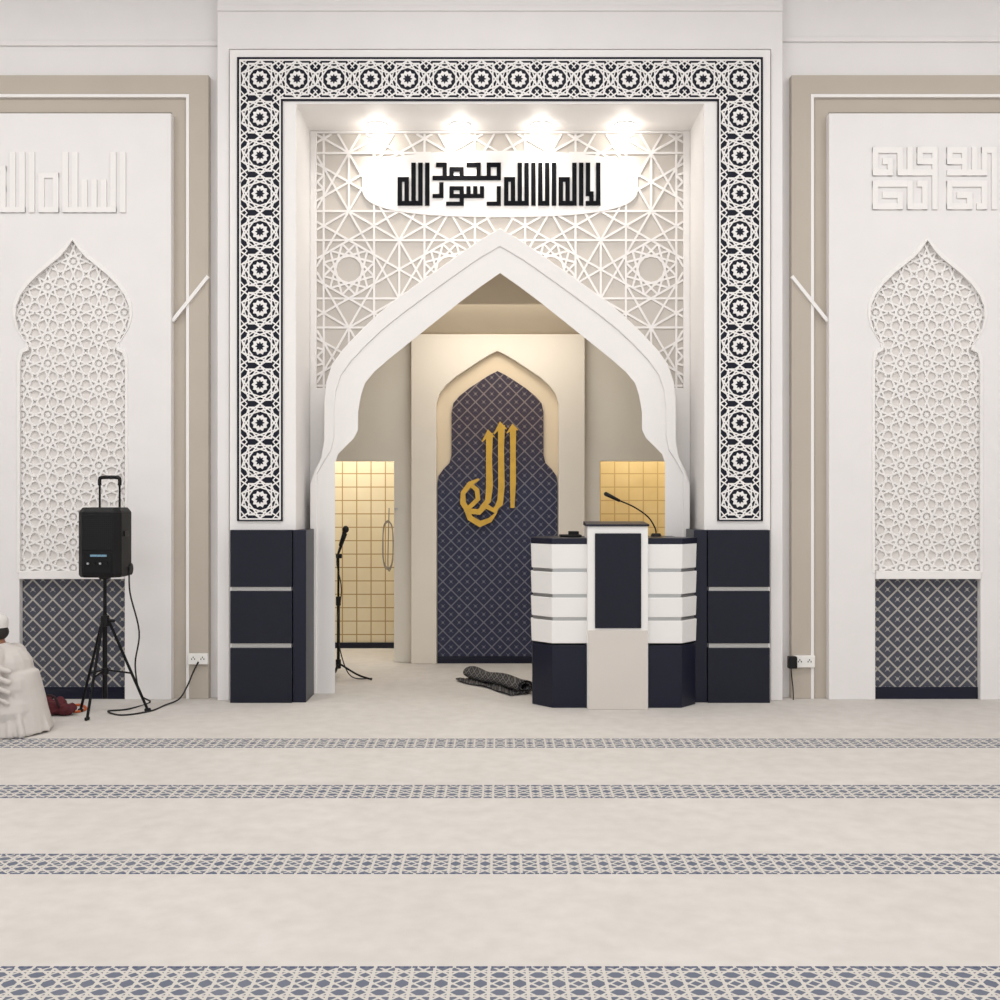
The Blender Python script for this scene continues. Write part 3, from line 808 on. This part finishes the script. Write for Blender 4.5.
# ------------------------------------------------------------ seated person
PX,PY=-3.37,-1.2
per=MB()
def pt(x,y,z):return Vector((PX+x,PY+y,z))
per.ell(pt(0,0,.15),(.15,.18,.13)).ell(pt(0,0,.30),(.12,.15,.14)).ell(pt(-.03,0,.44),(.12,.17,.14)).cap(pt(-.05,-.13,.53),pt(-.05,.13,.53),.055,.055)
per.cap(pt(-.06,0,.52),pt(-.11,0,.63),.055,.05)
hc=pt(-.135,0,.70)
per.ell(hc,(.095,.075,.105),20,14).ell(hc+Vector((-.03,0,-.06)),(.06,.05,.05)).cap(hc+Vector((-.09,0,.01)),hc+Vector((-.112,0,-.025)),.009,.015)
per.ell(hc+Vector((-.085,0,-.055)),(.012,.026,.007)).ell(hc+Vector((-.085,0,-.068)),(.012,.022,.007)).ell(hc+Vector((-.075,0,.03)),(.02,.05,.012))
for s2 in(-1,1):
    per.ell(hc+Vector((.0,s2*.076,-.005)),(.02,.01,.032)).ell(hc+Vector((-.082,s2*.03,.008)),(.01,.014,.01))
    sh=pt(-.05,s2*.17,.52);el=pt(-.06,s2*.27,.29);wr=pt(-.27,s2*.22,.22)
    per.cap(sh,el,.05,.04).cap(el,wr,.038,.026)
    pm=wr+Vector((-.055,-s2*.005,-.01));per.cap(wr,pm,.026,.03)
    per.ell(pm,(.045,.038,.016))
    for i,(ln,off) in enumerate(((.07,-.030),(.08,-.010),(.075,.010),(.06,.029))):
        k0=pm+Vector((-.035,s2*off,.0));k1=k0+Vector((-ln*.5,s2*off*.15,-.004));k2=k1+Vector((-ln*.35,0,-.028))
        per.cap(k0,k1,.0095,.009,10).cap(k1,k2,.009,.0075,10)
    t0=pm+Vector((.015,-s2*.03,0));t1=t0+Vector((-.03,-s2*.03,-.004));t2=t1+Vector((-.03,-s2*.004,-.012))
    per.cap(t0,t1,.012,.010,10).cap(t1,t2,.010,.009,10)
    hip=pt(-.03,s2*.1,.13);kn=pt(-.38,s2*.24,.13);an=pt(-.25,-s2*.10,.06)
    per.cap(hip,kn,.09,.06).cap(kn,an,.055,.038).cap(an,an+Vector((-.12,-s2*.08,-.01)),.038,.028)
person=per.make('person',SKIN,label='person in loose white robe and cap seated on carpet',category='person')
md=person.modifiers.new('r','REMESH');md.mode='VOXEL';md.voxel_size=.0065;md.use_smooth_shade=True
md=person.modifiers.new('s','SMOOTH');md.factor=.5;md.iterations=4
rb_=MB()
rb_.ell(pt(.0,0,.17),(.22,.26,.165)).ell(pt(.0,0,.32),(.18,.22,.18)).ell(pt(-.03,0,.45),(.16,.205,.155)).cap(pt(-.05,-.14,.53),pt(-.05,.14,.53),.07,.07)
rb_.cone(pt(.01,0,.004),pt(.0,0,.42),.255,.17,28).cone(pt(-.06,0,.5),pt(-.09,0,.60),.09,.066)
for s2 in(-1,1):
    rb_.cap(pt(-.05,s2*.17,.52),pt(-.06,s2*.27,.29),.075,.075).cap(pt(-.06,s2*.27,.29),pt(-.235,s2*.225,.225),.075,.055)
    rb_.cap(pt(-.03,s2*.1,.13),pt(-.38,s2*.24,.13),.125,.10).cap(pt(-.38,s2*.24,.11),pt(-.25,-s2*.05,.08),.09,.07)
    rb_.cone(pt(-.36,s2*.22,.004),pt(-.36,s2*.22,.12),.12,.10,18)
    rb_.cone(pt(-.12,s2*.16,.004),pt(-.05,s2*.2,.3),.17,.08,20)
rb_.cone(pt(-.18,0,.004),pt(-.18,0,.10),.22,.16,24)
for i in range(15):
    a=-2.0+3.8*i/14;rr=.245+.02*math.sin(i*2.1)
    rb_.cap(pt(rr*math.cos(a),rr*1.05*math.sin(a),.02),pt(.12*math.cos(a)-.02+.02*math.sin(i*3),.16*math.sin(a),.44+.06*math.sin(i*1.7)),.020,.010,10)
# sleeve and shoulder creases
for i in range(4):
    rb_.tube([pt(-.16,-.10-.02*i,.55-.05*i),pt(-.05,-.23-.012*i,.50-.06*i),pt(.08,-.20-.01*i,.44-.07*i)],.016)
robe=rb_.make('robe',CLOTH,person)
md=robe.modifiers.new('r','REMESH');md.mode='VOXEL';md.voxel_size=.008;md.use_smooth_shade=True
md=robe.modifiers.new('s','SMOOTH');md.factor=.5;md.iterations=5
tx=bpy.data.textures.new('robe_folds','CLOUDS');tx.noise_scale=.25;tx.noise_depth=1
md=robe.modifiers.new('d','DISPLACE');md.texture=tx;md.strength=.025;md.mid_level=.5
cp_=MB();n=24;V=[];Fc=[]
for j,(r,z) in enumerate(((.094,.02),(.096,.05),(.094,.075),(.082,.098),(.05,.112),(.01,.116))):
    for q in range(n):
        t=2*math.pi*q/n;V.append(hc+Vector((r*1.06*math.cos(t)+.004,r*.86*math.sin(t),z)))
for j in range(5):
    for q in range(n):Fc.append((j*n+q,j*n+(q+1)%n,(j+1)*n+(q+1)%n,(j+1)*n+q))
Fc.append(tuple(range(5*n,6*n)))
cp_.add(V,Fc).make('cap',CAPM,person,smooth=True)
hr=MB();hr.ell(hc+Vector((.022,0,-.012)),(.085,.079,.065),20,12)
hr.make('hair',HAIR,person,smooth=True)

# ------------------------------------------------------------ lights
w=bpy.data.worlds.new('world');scene.world=w;w.use_nodes=True
bg=w.node_tree.nodes['Background'];bg.inputs[0].default_value=(0.98,0.99,1.0,1);bg.inputs[1].default_value=1.15
def area(name,loc,rot,sx,sy,e,c=(1,.985,.965)):
    L=bpy.data.lights.new(name,'AREA');L.shape='RECTANGLE';L.size=sx;L.size_y=sy;L.energy=e;L.color=c
    o_=bpy.data.objects.new(name,L);COL.objects.link(o_);o_.location=loc;o_.rotation_euler=rot;return o_
for xx in(-4.5,0,4.5):
    for yy in(-3.0,-7.0):
        area('room_fill_light',(xx,yy,6.15),(0,0,0),2.0,1.2,78)  # unseen area lights under the ceiling, added to brighten the room
area('niche_light',(0,1.25,3.4),(math.radians(8),0,0),1.6,.5,18,(1,.93,.82))
for sg in(-1,1):
    area('passage_light',(sg*1.5,2.65,2.85),(0,0,0),1.0,.5,22,(1,.96,.89))

cam=bpy.data.cameras.new('camera');co_=bpy.data.objects.new('camera',cam);COL.objects.link(co_)
co_.location=(0,-CAMD,CH);co_.rotation_euler=(math.pi/2,0,0);cam.sensor_width=36;cam.lens=F/1000*36
scene.camera=co_
scene.view_settings.view_transform='Standard'
scene.view_settings.look='None'
